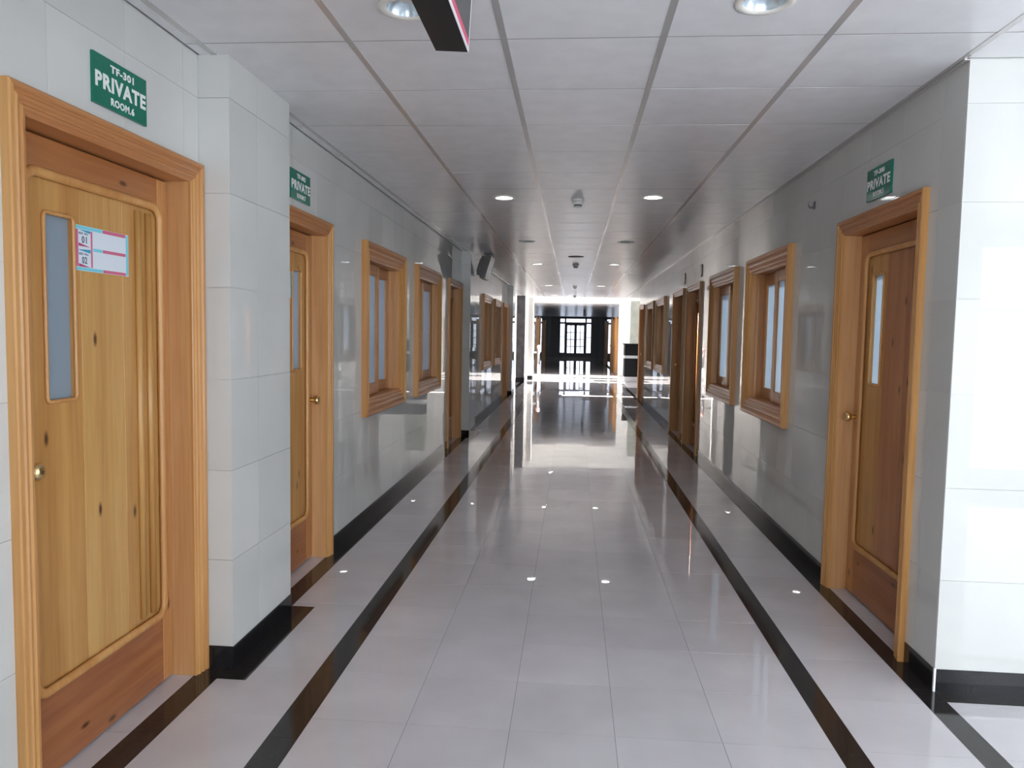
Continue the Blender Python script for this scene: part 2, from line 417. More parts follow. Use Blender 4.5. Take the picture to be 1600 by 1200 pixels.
# ------------------------------------------------------------------ floor
ROW0, ROW = 2.7147, 0.3974
FX0, FX1 = -8.0, 8.0
fl = MB().box(-8.0, 8.0, HALL_BACK - 0.3, 50.0, -0.15, -0.0008).build('floor', 'floor_grout')
tag(fl, 'polished pale tile corridor floor with black granite strips', 'floor', kind='structure')
tagrest = MB(); striprest = MB()
JG = 0.0010
strips = []        # rectangles x0,x1,y0,y1 of black granite, with their joints
def strip_run(x0, x1, y0, y1, off, step):
    y = off - math.ceil((off - y0) / step) * step
    while y < y1:
        a, b = max(y, y0), min(y + step, y1)
        if b - a > 0.005: strips.append((x0, x1, a, b))
        y += step
strip_run(-1.090, -0.975, HALL_BACK, 22.8, 2.57, 0.605)
strip_run(0.990, 1.090, HALL_BACK, 22.8, 3.15, 0.588)
for a, b in ((HALL_BACK, 2.985), (3.845, 10.415), (11.275, 17.845), (18.62, 22.8)): strip_run(-1.60, -1.490, a, b, 2.57, 0.605)
strip_run(1.485, 1.585, HALL_BACK, 3.140, 3.14, 0.588); strip_run(1.485, 1.575, 3.236, 22.8, 3.236, 0.588)
strips.append((1.485, 1.585, 3.140, 3.236))
for k in range(8): strips.append((1.585 + k * 0.6, 1.585 + (k + 1) * 0.6, 3.140, 3.236))
for y0, y1 in PIERS:
    strips.append((-1.60, -1.362, y0 - 0.105, y0)); strips.append((-1.465, -1.362, y0, y1)); strips.append((-1.60, -1.362, y1, y1 + 0.083))
for x0, x1, y0, y1 in strips:
    cx, cy = (x0 + x1) / 2, (y0 + y1) / 2
    if 1.6 < y1 and y0 < 8.7 and x0 < 2.2:
        k = ('s', round(x1 - x0, 4), round(y1 - y0, 4))
        if k not in TM:
            TM[k] = MB().box(-(x1 - x0) / 2 + 0.0006, (x1 - x0) / 2 - 0.0006, -(y1 - y0) / 2 + 0.0006, (y1 - y0) / 2 - 0.0006, -0.003, 0).mesh('granite_strip'); TM[k].materials.append(M['granite'])
        link('granite_strip', TM[k], fl, (cx, cy, 0), (random.gauss(0, .0004), random.gauss(0, .0004), 0))
    else:
        striprest.box(x0 + 0.0006, x1 - 0.0006, y0 + 0.0006, y1 - 0.0006, -0.003, 0)
xs_corr = [(-1.490, -1.090), (-0.975, -0.6025), (-0.6025, -0.206), (-0.206, 0.190), (0.190, 0.586), (0.586, 0.990), (1.090, 1.485)]
blocks = [(s[0], s[1], s[2], s[3]) for s in strips]
def floor_cell(x0, x1, y0, y1, single):
    hs = [b for b in blocks if b[0] < x1 and b[1] > x0 and b[2] < y1 and b[3] > y0]
    if y0 > 0: hs += [(XL, PX, a, b) for a, b in PIERS if a < y1 and b > y0]
    cell = (x0 + JG, x1 - JG, y0 + JG, y1 - JG)
    rs = minus(cell, hs); rs = [r for r in rs if r[1] - r[0] > 0.004 and r[3] - r[2] > 0.004]
    if not rs: return
    cx, cy = (x0 + x1) / 2, (y0 + y1) / 2
    t1, t2 = random.gauss(0, 0.0009), random.gauss(0, 0.0007)
    if single:
        key = ('f', round(x1 - x0, 4), round(y1 - y0, 4)) if rs == [cell] else None
        if not key or key not in TM:
            b = MB()
            for a0, a1, b0, b1 in rs: b.box(a0 - cx, a1 - cx, b0 - cy, b1 - cy, -0.003, 0)
            me = b.mesh('floor_tile'); me.materials.append(M['floor_tile'])
            if key: TM[key] = me
        else: me = TM[key]
        link('floor_tile', me, fl, (cx, cy, 0), (t1, t2, 0))
    else:
        for a0, a1, b0, b1 in rs:
            i = len(tagrest.v); tagrest.box(a0, a1, b0, b1, -0.003, 0)
            for q in range(i, len(tagrest.v)):
                x, y, z = tagrest.v[q]; tagrest.v[q] = (x, y, z + (y - cy) * t1 - (x - cx) * t2)
ka, kb = math.floor((HALL_BACK - ROW0) / ROW), math.ceil((49.2 - ROW0) / ROW)
for k in range(ka, kb):
    y0, y1 = ROW0 + k * ROW, ROW0 + (k + 1) * ROW
    single = 1.5 < y0 < 8.4
    for x0, x1 in xs_corr:
        floor_cell(x0, x1, y0, y1, single)
    # strips end in the lobby: fill their columns with tile there
    if y0 > 22.7:
        for x0, x1 in ((-1.60, -1.490), (-1.090, -0.975), (0.990, 1.090), (1.485, 1.585)): floor_cell(x0, x1, y0, y1, False)
    elif y1 > 2.9:
        pass
    # hall to the right of the corner
    if y1 < 3.236 + ROW and y0 < 3.140:
        for q in range(11): floor_cell(1.585 + q * TILE, 1.585 + (q + 1) * TILE, y0, min(y1, 3.140), single and q < 2)
    if LOB0 - 0.4 < y0 < FARW + 0.2:
        for q in range(13):
            if y0 > 18.1: floor_cell(1.585 + q * TILE, 1.585 + (q + 1) * TILE, y0, y1, False)
            if y0 > 18.62: floor_cell(-1.60 - (q + 1) * TILE, -1.60 - q * TILE, y0, y1, False)
# thresholds: pale tile in the door recesses
for s, c, h, _ in DOORS:
    x0, x1 = (XL - 0.145, XL) if s == 'L' else (XR + (0.010 if c > 3.236 else 0), XR + 0.145)
    if s == 'R': x0 = 1.575
    for y0, y1 in ((c - h, c), (c, c + h)):
        MB().box(x0 + JG, x1 - JG, y0 + JG, y1 - JG, -0.003, 0).build('floor_tile', 'floor_tile', fl)
tag(tagrest.build('floor_tile_field', 'floor_tile', fl), kind='stuff')
tag(striprest.build('granite_strip_field', 'granite', fl), kind='stuff')

# ------------------------------------------------------------------ ceiling
ce = MB()
ce.box(-1.8, HALL_RIGHT + 0.25, HALL_BACK - 0.25, RIGHT_START + 0.2, H + 0.05, H + 0.25)
ce.box(-1.8, XR + 0.2, RIGHT_START + 0.2, 18.3, H + 0.05, H + 0.25)
ce.box(-LOBX - 0.3, LOBX + 0.3, 18.3, ATR0, H + 0.05, H + 0.25)
ce = ce.build('ceiling', 'void'); tag(ce, 'suspended ceiling of white square tiles above the corridor', 'ceiling', kind='structure')
CX0, CP, CR0, CRP = -0.9117, 0.6153, 2.9727, 0.6
cols = [CX0 + CP * i for i in range(-1, 5)]            # main tee lines: -1.527 ... 1.549
LIGHTS = [(-0.615, 2.68, False), (0.625, 2.68, False), (-0.61, 6.36, True), (0.63, 6.32, True), (-0.60, 9.33, False), (0.615, 9.33, False),
          (-0.615, 12.33, True), (0.635, 12.28, True), (-0.60, 17.76, True), (0.62, 17.75, True), (-0.59, 22.1, True)]
HOLE_R = 0.080
ctrest = MB()
def holed(b, x0, x1, y0, y1, cx, cy, r, z0, z1, n=32):
    """rectangular tile with a round hole"""
    ring = []; sq = []
    for k in range(n):
        a = 2 * math.pi * (k + 0.5) / n; dx, dy = math.cos(a), math.sin(a)
        ring.append((cx + r * dx, cy + r * dy))
        tx = ((x1 - cx) if dx > 0 else (x0 - cx)) / dx if abs(dx) > 1e-9 else 1e9
        ty = ((y1 - cy) if dy > 0 else (y0 - cy)) / dy if abs(dy) > 1e-9 else 1e9
        t = min(tx, ty); sq.append((cx + dx * t, cy + dy * t))
    corners = [(x1, y1), (x0, y1), (x0, y0), (x1, y0)]
    for k in range(n):
        j = (k + 1) % n; outer = [sq[k]]
        for c in corners:      # insert a corner lying between two neighbouring square points
            if abs(sq[k][0] - sq[j][0]) > 1e-6 and abs(sq[k][1] - sq[j][1]) > 1e-6:
                if (abs(sq[k][0] - c[0]) < 1e-6 or abs(sq[k][1] - c[1]) < 1e-6) and (abs(sq[j][0] - c[0]) < 1e-6 or abs(sq[j][1] - c[1]) < 1e-6): outer.append(c); break
        outer.append(sq[j])
        b.face([(*p, z0) for p in [ring[k]] + outer + [ring[j]]])
        b.face([(*ring[k], z0), (*ring[j], z0), (*ring[j], z1), (*ring[k], z1)])
def ceil_cell(x0, x1, y0, y1, single):
    g = 0.005
    a0, a1, b0, b1 = x0 + 0.002, x1 - 0.002, y0 + g, y1 - g
    cx, cy = (x0 + x1) / 2, (y0 + y1) / 2
    lit = [l for l in LIGHTS if x0 < l[0] < x1 and y0 < l[1] < y1]
    t1, t2, dz = random.gauss(0, 0.0012), random.gauss(0, 0.0012), 0.0
    if lit:
        b = MB(); holed(b, a0 - cx, a1 - cx, b0 - cy, b1 - cy, lit[0][0] - cx, lit[0][1] - cy, HOLE_R, 0, 0.012)
        b.build('ceiling_tile', 'ceiling_tile', ce, (cx, cy, H)); return
    if single:
        key = ('c', round(x1 - x0, 4), round(y1 - y0, 4))
        if key not in TM:
            TM[key] = MB().box(a0 - cx, a1 - cx, b0 - cy, b1 - cy, 0, 0.012).mesh('ceiling_tile'); TM[key].materials.append(M['ceiling_tile'])
        link('ceiling_tile', TM[key], ce, (cx, cy, H), (t1, t2, 0))
    else: ctrest.box(a0, a1, b0, b1, H, H + 0.012)
k = -8
while CR0 + k * CRP < ATR0:
    y0, y1 = CR0 + k * CRP, min(CR0 + (k + 1) * CRP, ATR0)
    if y1 > HALL_BACK:
        y0 = max(y0, HALL_BACK)
        single = y1 > 1.5 and y0 < 14.9
        for a, b in zip(cols[:-1], cols[1:]): ceil_cell(a, b, y0, y1, single)
        inpier = any(p0 < (y0 + y1) / 2 < p1 for p0, p1 in PIERS)
        ceil_cell(XL + 0.008, cols[0], y0, y1, single and y0 < 9)
        if y0 < RIGHT_START:
            for q in range(7): ceil_cell(cols[-1] + q * CP, cols[-1] + (q + 1) * CP, y0, min(y1, RIGHT_START - 0.002), single and q < 2)
        else: ceil_cell(cols[-1], XR - 0.001, y0, y1, False)
        if y0 > 18.3:
            for q in range(8):
                ceil_cell(cols[-1] + 0.026 + q * CP, cols[-1] + 0.026 + (q + 1) * CP, y0, y1, False); ceil_cell(XL - (q + 1) * CP, XL - q * CP, y0, y1, False)
        if y0 > 1.5 and y0 < 15:
            xe = HALL_RIGHT if y0 < RIGHT_START - 0.1 else XR
            MB().box(XL + 0.008 - 0, xe, -0.005, 0.005, 0.0008, 0.02).build('cross_tee', 'cross_tee', ce, (0, y0, H))
    k += 1
tag(ctrest.build('ceiling_tile_field', 'ceiling_tile', ce), kind='stuff')
for i, x in enumerate(cols):
    y0 = HALL_BACK
    MB().box(-0.013, 0.013, y0, ATR0, -0.0015, 0.006).build('main_tee', 'tee', ce, (x, 0, H))
# wall angles where ceiling meets wall
MB().box(-0.02, 0.0, RIGHT_START, RIGHT_END, -0.006, -0.002).build('wall_angle', 'tee', ce, (XR - 0.001, 0, H))
# ceiling edge towards the atrium
plain_box('trim_1', -LOBX, LOBX, ATR0, ATR0 + 0.12, H - 0.002, 6.0, 'plaster', 'white fascia above the sunlit lobby', 'fascia')

# ------------------------------------------------------------------ hall near the camera (daylight side)
def window_wall(name, horizontal, fixed, a0, a1, z0, z1, ztop, n, inward, label, glass='glass'):
    """wall with a row of glazed openings; horizontal True: runs along X at y=fixed, else along Y at x=fixed"""
    t = 0.22
    def bx(b, u0, u1, v0, v1, w0, w1):
        if horizontal: b.box(u0, u1, fixed + min(v0, v1), fixed + max(v0, v1), w0, w1)
        else: b.box(fixed + min(v0, v1), fixed + max(v0, v1), u0, u1, w0, w1)
    s = -inward
    b = MB(); bx(b, a0, a1, 0, s * t, 0, z0); bx(b, a0, a1, 0, s * t, z1, ztop)
    pw = 0.35; ow = ((a1 - a0) - pw * (n + 1)) / n
    for k in range(n + 1): bx(b, a0 + k * (pw + ow), a0 + k * (pw + ow) + pw, 0, s * t, z0, z1)
    wl = b.build(name, 'wall_tile'); tag(wl, label, 'wall', kind='structure')
    for k in range(n):
        o0 = a0 + pw + k * (pw + ow); o1 = o0 + ow
        f = MB(); fw = 0.05
        bx(f, o0, o0 + fw, s * 0.06, s * 0.12, z0, z1); bx(f, o1 - fw, o1, s * 0.06, s * 0.12, z0, z1)
        bx(f, o0 + fw, o1 - fw, s * 0.06, s * 0.12, z0, z0 + fw); bx(f, o0 + fw, o1 - fw, s * 0.06, s * 0.12, z1 - fw, z1)
        bx(f, (o0 + o1) / 2 - 0.025, (o0 + o1) / 2 + 0.025, s * 0.06, s * 0.12, z0 + fw, z1 - fw)
        tz = z1 - 0.6 * (z1 - z0) * 0.5
        bx(f, o0 + fw, (o0 + o1) / 2 - 0.025, s * 0.06, s * 0.12, tz, tz + 0.05); bx(f, (o0 + o1) / 2 + 0.025, o1 - fw, s * 0.06, s * 0.12, tz, tz + 0.05)
        fo = f.build('window_frame', 'alu', wl)
        for p0, p1 in ((o0 + fw, (o0 + o1) / 2 - 0.025), ((o0 + o1) / 2 + 0.025, o1 - fw)):
            for q0, q1 in ((z0 + fw, tz), (tz + 0.05, z1 - fw)):
                g = MB(); bx(g, p0, p1, s * 0.087, s * 0.093, q0, q1); g.build('pane', glass, fo)
    return wl
plain_box('wall_back_corridor', -1.8, -0.6, HALL_BACK - 0.22, HALL_BACK, 0, H + 0.06, 'wall_tile', 'plain tiled wall at the near end of the corridor', 'wall')
window_wall('wall_back', True, HALL_BACK, -0.6, HALL_RIGHT + 0.2, 0.15, 2.50, H + 0.06, 3, 1, 'window wall of the hall with tall white framed panes')
window_wall('wall_hall', False, HALL_RIGHT, HALL_BACK, RIGHT_START, 0.25, 2.50, H + 0.06, 3, -1, 'side window wall of the hall beside the bright corner')

# ------------------------------------------------------------------ joinery: casings, doors, windows
PROF_D = [(0, 0.0), (0, 0.010), (0.006, 0.014), (0.012, 0.014), (0.017, 0.020), (0.024, 0.022), (0.030, 0.017), (0.036, 0.017), (0.041, 0.023),
          (0.050, 0.026), (0.057, 0.021), (0.061, 0.021), (0.066, 0.029), (0.080, 0.030), (0.085, 0.026), (0.085, 0.0)]
PROF_W = [(u * 0.135 / 0.085, v * 1.6) for u, v in PROF_D]
def casing(parent, x0, x1, z0, z1, prof, four):
    """mitred moulded casing around the opening x0..x1, z0..z1, proud of the wall (towards -y)"""
    def ring(px, pz, sx, sz): return [(px + sx * u, -v, pz + sz * u) for u, v in prof]
    zb = z0 if not four else z0
    bl = ring(x0, zb, -1, -1 if four else 0); br = ring(x1, zb, 1, -1 if four else 0)
    tl = ring(x0, z1, -1, 1); tr = ring(x1, z1, 1, 1)
    MB().loft([bl, tl]).build('casing', 'w_case', parent)
    MB().loft([br, tr]).build('casing', 'w_case', parent)
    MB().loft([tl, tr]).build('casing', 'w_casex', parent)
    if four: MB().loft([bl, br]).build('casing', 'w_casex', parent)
def lining(parent, x0, x1, z0, z1, depth, four):
    a, b = -0.0, depth
    MB().box(x0 - LIN, x0, a, b, z0 - (LIN if four else 0), z1).build('jamb', 'w_jamb', parent)
    MB().box(x1, x1 + LIN, a, b, z0 - (LIN if four else 0), z1).build('jamb', 'w_jamb', parent)
    MB().box(x0 - LIN, x1 + LIN, a, b, z1, z1 + LIN).build('jamb_head', 'w_casex', parent)
    if four: MB().box(x0, x1, a, b, z0 - LIN, z0).build('window_sill', 'w_casex', parent)
def sweep(path, prof, closed=True):
    """half-round strip along a path in the x-z plane; prof = (offset across, proud)"""
    n = len(path); rings = []
    for k in range(n):
        p = path[k]; a = path[k - 1] if (closed or k > 0) else p; c = path[(k + 1) % n] if (closed or k < n - 1) else p
        def unit(q, r):
            d = math.hypot(r[0] - q[0], r[1] - q[1]); return ((r[0] - q[0]) / d, (r[1] - q[1]) / d) if d > 1e-9 else None
        d1, d2 = unit(a, p), unit(p, c)
        if d1 is None: d1 = d2
        if d2 is None: d2 = d1
        n1, n2 = (-d1[1], d1[0]), (-d2[1], d2[0])
        mx, mz = n1[0] + n2[0], n1[1] + n2[1]; ln = math.hypot(mx, mz)
        mx, mz = mx / ln, mz / ln; s = 1 / max(0.5, mx * n1[0] + mz * n1[1])
        rings.append([(p[0] + mx * s * u, -v, p[1] + mz * s * u) for u, v in prof])
    b = MB()
    if closed: rings.append(rings[0])
    b.loft(rings, True, not closed, True)
    return b
def shift_y(b, dy):
    b.v = [(x, y + dy, z) for x, y, z in b.v]; return b
HR = [(-0.5, 0.0), (-0.46, 0.5), (-0.28, 0.88), (0, 1.0), (0.28, 0.88), (0.46, 0.5), (0.5, 0.0)]
def hr(w, h): return [(u * w, v * h) for u, v in HR]
def rounded(x0, x1, z0, z1, r, n=6):
    pts = []
    for cx, cz, a0 in ((x1 - r, z1 - r, 0), (x0 + r, z1 - r, 90), (x0 + r, z0 + r, 180), (x1 - r, z0 + r, 270)):
        for k in range(n + 1):
            a = math.radians(a0 + 90 * k / n); pts.append((cx + r * math.cos(a), cz + r * math.sin(a)))
    return pts
def make_door(name, half, lock_left, label, recess=0.088, boards=('w_board', 'w_red', 'w_red'), reed='w_red'):
    d = empty(name); tag(d, label, 'door', kind='structure')
    casing(d, -half, half, 0, DTOP, PROF_D, False)
    lining(d, -half, half, 0, DTOP, recess + 0.065, False)
    s = 1 if lock_left else -1
    wd = 2 * half - 0.008; y0, y1 = recess, recess + 0.042
    zt, zb = DTOP - 0.006, 0.010
    U = lambda u: s * (-half + 0.004 + u)
    def bx(b, u0, u1, ya, yb, z0, z1, c=0.0):
        x0, x1 = sorted((U(u0), U(u1)))
        return b.cbox(x0, x1, ya, yb, z0, z1, c) if c else b.box(x0, x1, ya, yb, z0, z1)
    PB, PT = 0.305, 1.975         # panel bottom and top
    ul, uh = 0.105, wd - 0.075    # panel edges
    bx(MB(), 0, ul, y0, y1, zb, zt, 0.002).build('stile', 'w_stile', d)
    bx(MB(), uh, wd, y0, y1, zb, zt, 0.002).build('stile', 'w_stile', d)
    bx(MB(), ul, uh, y0, y1, PT, zt, 0.002).build('rail', 'w_rail', d)
    bx(MB(), ul, uh, y0, y1, zb, PB, 0.002).build('kick_panel', 'w_kick', d)
    g0, g1, gz0, gz1 = 0.198, 0.330, 1.255, 1.855
    ub = [ul, 0.372, 0.615, uh]
    yb = y0 + 0.005
    b = MB()
    for u0, u1, z0, z1 in minus((ul, 0.372, PB, PT), [(g0, g1, gz0, gz1)]): bx(b, u0, u1, yb, y1, z0, z1)
    b.build('board', boards[0], d)
    bx(MB(), 0.372, 0.615, yb, y1, PB, PT, 0.0025).build('board', boards[1], d)
    bx(MB(), 0.615, uh, yb, y1, PB, PT, 0.0025).build('board', boards[2], d)
    gp = bx(MB(), g0, g1, yb + 0.012, yb + 0.018, gz0, gz1).build('glass_pane', 'frost', d); gp['label'] = 'narrow frosted glass pane'
    x0, x1 = sorted((U(g0), U(g1)))
    shift_y(sweep(rounded(x0 - 0.006, x1 + 0.006, gz0 - 0.006, gz1 + 0.006, 0.016), hr(0.014, 0.010)), yb).build('bead', 'w_case', gp)
    x0, x1 = sorted((U(ul), U(uh)))
    shift_y(sweep(rounded(x0 - 0.004, x1 + 0.004, PB - 0.004, PT + 0.004, 0.055), hr(0.034, 0.018)), y0).build('panel_moulding', 'w_case', d)
    for u in (uh - 0.070, uh - 0.140):
        x = U(u); shift_y(sweep([(x, PB + 0.03), (x, PT - 0.03)], hr(0.030, 0.017), False), yb).build('reed', reed, d)
    # unseen stops added behind the leaf to seal out sky light
    for a in (-half, half - 0.02): MB().box(a, a + 0.02, y1, y1 + 0.02, 0, DTOP).build('door_stop', 'w_jamb', d)
    MB().box(-half + 0.02, half - 0.02, y1, y1 + 0.02, DTOP - 0.02, DTOP).build('door_stop', 'w_casex', d)
    MB().box(-half + 0.02, half - 0.02, y1, y1 + 0.02, 0, 0.02).build('threshold', 'w_casex', d)
    kx = U(0.062)
    kb = MB().lathe([(0.012, y0 + 0.001), (0.012, y0 - 0.030), (0.020, y0 - 0.038), (0.028, y0 - 0.050), (0.029, y0 - 0.060), (0.022, y0 - 0.070), (0.008, y0 - 0.074)], 20, 'y', (kx, 0, 1.048)).build('knob', 'brass', d)
    kb['label'] = 'round brass knob'
    MB().lathe([(0.032, y0), (0.031, y0 - 0.005), (0.024, y0 - 0.010), (0.012, y0 - 0.011)], 20, 'y', (kx, 0, 1.048)).build('rose', 'brass', kb)
    return d
def place(o, side, c):
    o.location = (XL if side == 'L' else XR, c, 0); o.rotation_euler = (0, 0, R90 if side == 'L' else -R90)
DOOR_LABELS = ['pine door with a bed number sheet, below the TF-301 sign', 'pine door half hidden behind the first pier, below the TF-302 sign',
               'pine door beside the bright wall corner with a brass knob', 'pine door close to the pier that carries the television',
               'pine door facing the television, the one nearer the frosted sliding windows', 'pine door facing the television, the one nearer the lobby',
               'pine door against the tiled pier at the lobby end', 'pine door at the end of the wall beside the reception desk']
for i, ((s, c, h, lk), lb) in enumerate(zip(DOORS, DOOR_LABELS)):
    pale = dict(boards=('w_board', 'w_board2', 'w_board'), reed='w_board2') if i == 0 else {}
    place(make_door('door_%d' % (i + 1), h, lk, lb, **pale), s, c)

def make_window(name, front_left, label):
    d = empty(name); tag(d, label, 'window', kind='structure')
    x0, x1, z0, z1 = -WHALF, WHALF, WZ0, WZ1
    casing(d, x0, x1, z0, z1, PROF_W, True)
    lining(d, x0, x1, z0, z1, 0.16, True)
    # stop beads
    for a in (x0, x1 - 0.018): MB().box(a, a + 0.018, 0.028, 0.046, z0, z1).build('stop_bead', 'w_jamb', d)
    sw = WHALF + 0.035
    for left in (True, False):
        fr = (left == front_left); y = 0.050 if fr else 0.092
        a0, a1 = (x0 + 0.002, x0 + sw) if left else (x1 - sw, x1 - 0.002)
        st = 0.085
        b = MB().cbox(a0, a0 + st, y, y + 0.036, z0 + 0.003, z1 - 0.003, 0.003); sash = b.build('stile', 'w_stile', d)
        MB().cbox(a1 - st, a1, y, y + 0.036, z0 + 0.003, z1 - 0.003, 0.003).build('stile', 'w_stile', d)
        MB().cbox(a0 + st, a1 - st, y, y + 0.036, z1 - 0.093, z1 - 0.003, 0.003).build('rail', 'w_rail', d)
        MB().cbox(a0 + st, a1 - st, y, y + 0.036, z0 + 0.003, z0 + 0.093, 0.003).build('rail', 'w_rail', d)
        p = MB().box(a0 + st, a1 - st, y + 0.014, y + 0.020, z0 + 0.093, z1 - 0.093).build('pane', 'frost', d)
    for a in (x0, x1 - 0.02): MB().box(a, a + 0.02, 0.130, 0.15, z0, z1).build('outer_stop', 'w_jamb', d)  # unseen strips added to close light leaks round the sashes
    for a in (z0, z1 - 0.02): MB().box(x0 + 0.02, x1 - 0.02, 0.130, 0.15, a, a + 0.02).build('outer_stop', 'w_casex', d)
    return d
WIN_LABELS = ['sliding window with pale blue frosted panes, next to the TF-302 door', 'sliding window next to the door by the television pier',
              'sliding window nearest the pine door at the bright corner', 'sliding window nearest the two doors facing the television',
              'sliding window just beyond the television pier', 'sliding window just before the door at the lobby end pier',
              'sliding window just past the two doors facing the television', 'sliding window just before the door beside the reception desk']
for i, ((s, c, fs), lb) in enumerate(zip(WINS, WIN_LABELS)):
    near_is_left = (s == 'L'); fl_ = near_is_left if fs == 'near' else not near_is_left
    place(make_window('window_%d' % (i + 1), fl_, lb), s, c)

# ------------------------------------------------------------------ lobby, atrium and far corridor
FCL, FCR, END = -1.47, 1.66, 49.0
b = MB()
b.box(-LOBX, FCL, FARW, FARW + 0.2, 0, 6); b.box(FCR, LOBX, FARW, FARW + 0.2, 0, 6); b.box(FCL, FCR, FARW, FARW + 0.2, H, 6)
tag(b.build('wall_far', 'plaster'), 'sunlit white wall around the mouth of the far corridor', 'wall', kind='structure')
window_wall('wall_lobby_left', False, -LOBX, 18.3, FARW + 0.2, 0.3, 2.5, 6.0, 6, 1, 'window wall of the lobby behind the dark marble column', 'tinted_glass')
plain_box('wall_lobby_side', LOBX, LOBX + 0.22, 17.9, 22.6, 0, 6.0, 'plaster', 'plain white lobby wall beyond the reception desk', 'wall')
window_wall('wall_lobby_right', False, LOBX, 22.6, FARW + 0.2, 0.9, 2.3, 6.0, 3, -1, 'window wall of the lobby behind the reception desk', 'tinted_glass')
plain_box('wall_lobby_end_left', -LOBX, XL - 0.2, 18.3, 18.5, 0, H + 0.05, 'wall_tile', 'lobby wall behind the end pier', 'wall')
plain_box('wall_lobby_end_right', XR + 0.2, LOBX, 17.9, 18.08, 0, H + 0.05, 'wall_tile', 'lobby wall beside the reception desk', 'wall')
plain_box('wall_corridor_far_left', FCL - 0.2, FCL, FARW + 0.2, END, 0, H + 0.1, 'wall_tile', 'dim side wall of the far corridor with two pine doors', 'wall')
plain_box('wall_corridor_far_right', FCR, FCR + 0.2, FARW + 0.2, END, 0, H + 0.1, 'wall_tile', 'dim side wall of the far corridor with three pine doors', 'wall')
plain_box('ceiling_far', FCL - 0.2, FCR + 0.2, FARW + 0.2, END + 0.2, H, H + 0.2, 'ceiling_tile', 'ceiling of the dim far corridor', 'ceiling')
b = MB()
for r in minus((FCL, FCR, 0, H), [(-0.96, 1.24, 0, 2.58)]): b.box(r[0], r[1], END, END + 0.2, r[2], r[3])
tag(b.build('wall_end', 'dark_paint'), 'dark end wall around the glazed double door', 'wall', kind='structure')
# glazed double door at the end
gd = empty('door_9', (0.14, END, 0)); tag(gd, 'dark framed glazed double door at the end of the far corridor', 'door', kind='structure')
def fb(x0, x1, z0, z1, nm, y0=0.02, y1=0.10): return MB().box(x0, x1, y0, y1, z0, z1).build(nm, 'dark_frame', gd)
fb(-1.10, -1.00, 0, 2.58, 'frame_post'); fb(1.00, 1.10, 0, 2.58, 'frame_post'); fb(-1.00, 1.00, 2.50, 2.58, 'frame_head')
fb(-0.72, -0.62, 0, 2.50, 'mullion'); fb(0.62, 0.72, 0, 2.50, 'mullion')
fb(-1.00, -0.72, 2.17, 2.28, 'transom'); fb(0.72, 1.00, 2.17, 2.28, 'transom'); fb(-0.62, 0.62, 2.17, 2.28, 'transom')
for a, bb in ((-1.00, -0.72), (0.72, 1.00)):
    fb(a, bb, 0, 0.28, 'bottom_panel'); fb(a, bb, 1.28, 1.31, 'muntin')
    for z0, z1 in ((0.28, 1.28), (1.31, 2.17), (2.28, 2.50)): MB().box(a, bb, 0.055, 0.061, z0, z1).build('pane', 'tinted_glass', gd)
MB().box(-0.62, 0.62, 0.055, 0.061, 2.28, 2.50).build('pane', 'tinted_glass', gd)
fb(-0.03, 0.03, 0, 2.17, 'astragal', 0.0, 0.019)
for a, bb in ((-0.62, -0.005), (0.005, 0.62)):
    fb(a, a + 0.08, 0, 2.17, 'door_stile'); fb(bb - 0.08, bb, 0, 2.17, 'door_stile')
    fb(a + 0.08, bb - 0.08, 0, 0.26, 'door_rail'); fb(a + 0.08, bb - 0.08, 2.07, 2.17, 'door_rail')
    m = (a + bb) / 2; fb(m - 0.022, m + 0.022, 0.26, 2.07, 'muntin')
    zs = [0.26, 0.70, 1.15, 1.60, 2.07]
    for z in zs[1:-1]:
        fb(a + 0.08, m - 0.022, z - 0.020, z + 0.020, 'muntin'); fb(m + 0.022, bb - 0.08, z - 0.020, z + 0.020, 'muntin')
    for z0, z1 in zip(zs[:-1], zs[1:]):
        for p0, p1 in ((a + 0.08, m - 0.022), (m + 0.022, bb - 0.08)):
            MB().box(p0, p1, 0.055, 0.061, z0 + (0.020 if z0 > .3 else 0), z1 - (0.020 if z1 < 2 else 0)).build('pane', 'tinted_glass', gd)
# surface doors of the far corridor
n = 10
for s, yy, lb in (('L', 31.2, 'pine door of the far corridor nearest the chrome post'), ('L', 37.5, 'pine door deeper in the far corridor, opposite three others'),
                  ('R', 28.6, 'pine door at the very mouth of the far corridor'), ('R', 31.4, 'second pine door of the far corridor behind the reception desk'),
                  ('R', 38.0, 'pine door of the far corridor nearest the glazed end door')):
    o = make_door('door_%d' % n, 0.46, True, lb, 0.0); n += 1
    o.location = (FCL + 0.05 if s == 'L' else FCR - 0.05, yy, 0); o.rotation_euler = (0, 0, R90 if s == 'L' else -R90)

# atrium roof added to limit sky light; unseen panels shade the first door's pane
b = MB()
for r in minus((-LOBX - 0.3, LOBX + 0.3, ATR0, FARW + 0.2), [(-2.0, 6.3, ATR0 + 0.12, FARW - 0.1)]): b.box(r[0], r[1], r[2], r[3], 6.0, 6.2)
ca = b.build('ceiling_atrium', 'plaster'); tag(ca, 'high lobby ceiling around the skylight opening', 'ceiling', kind='structure')
for i in range(6):
    x0 = -2.0 + i * 8.3 / 6; MB().box(x0, x0 + 8.3 / 6, ATR0 + 0.12, FARW - 0.1, 6.05, 6.06).build('skylight_pane', 'skylight_glass', ca)
plain_box('wall_room', -2.75, -2.65, 1.4, 3.6, 0, 2.9, 'plaster', 'partition wall of the room behind the TF-301 door', 'wall')  # out of view, put there to keep sky light off the pane
plain_box('ceiling_room', -2.75, -1.80, 1.4, 3.6, 2.9, 3.0, 'plaster', 'ceiling of the room behind the TF-301 door', 'ceiling')  # added cover, closes the shading panel overhead
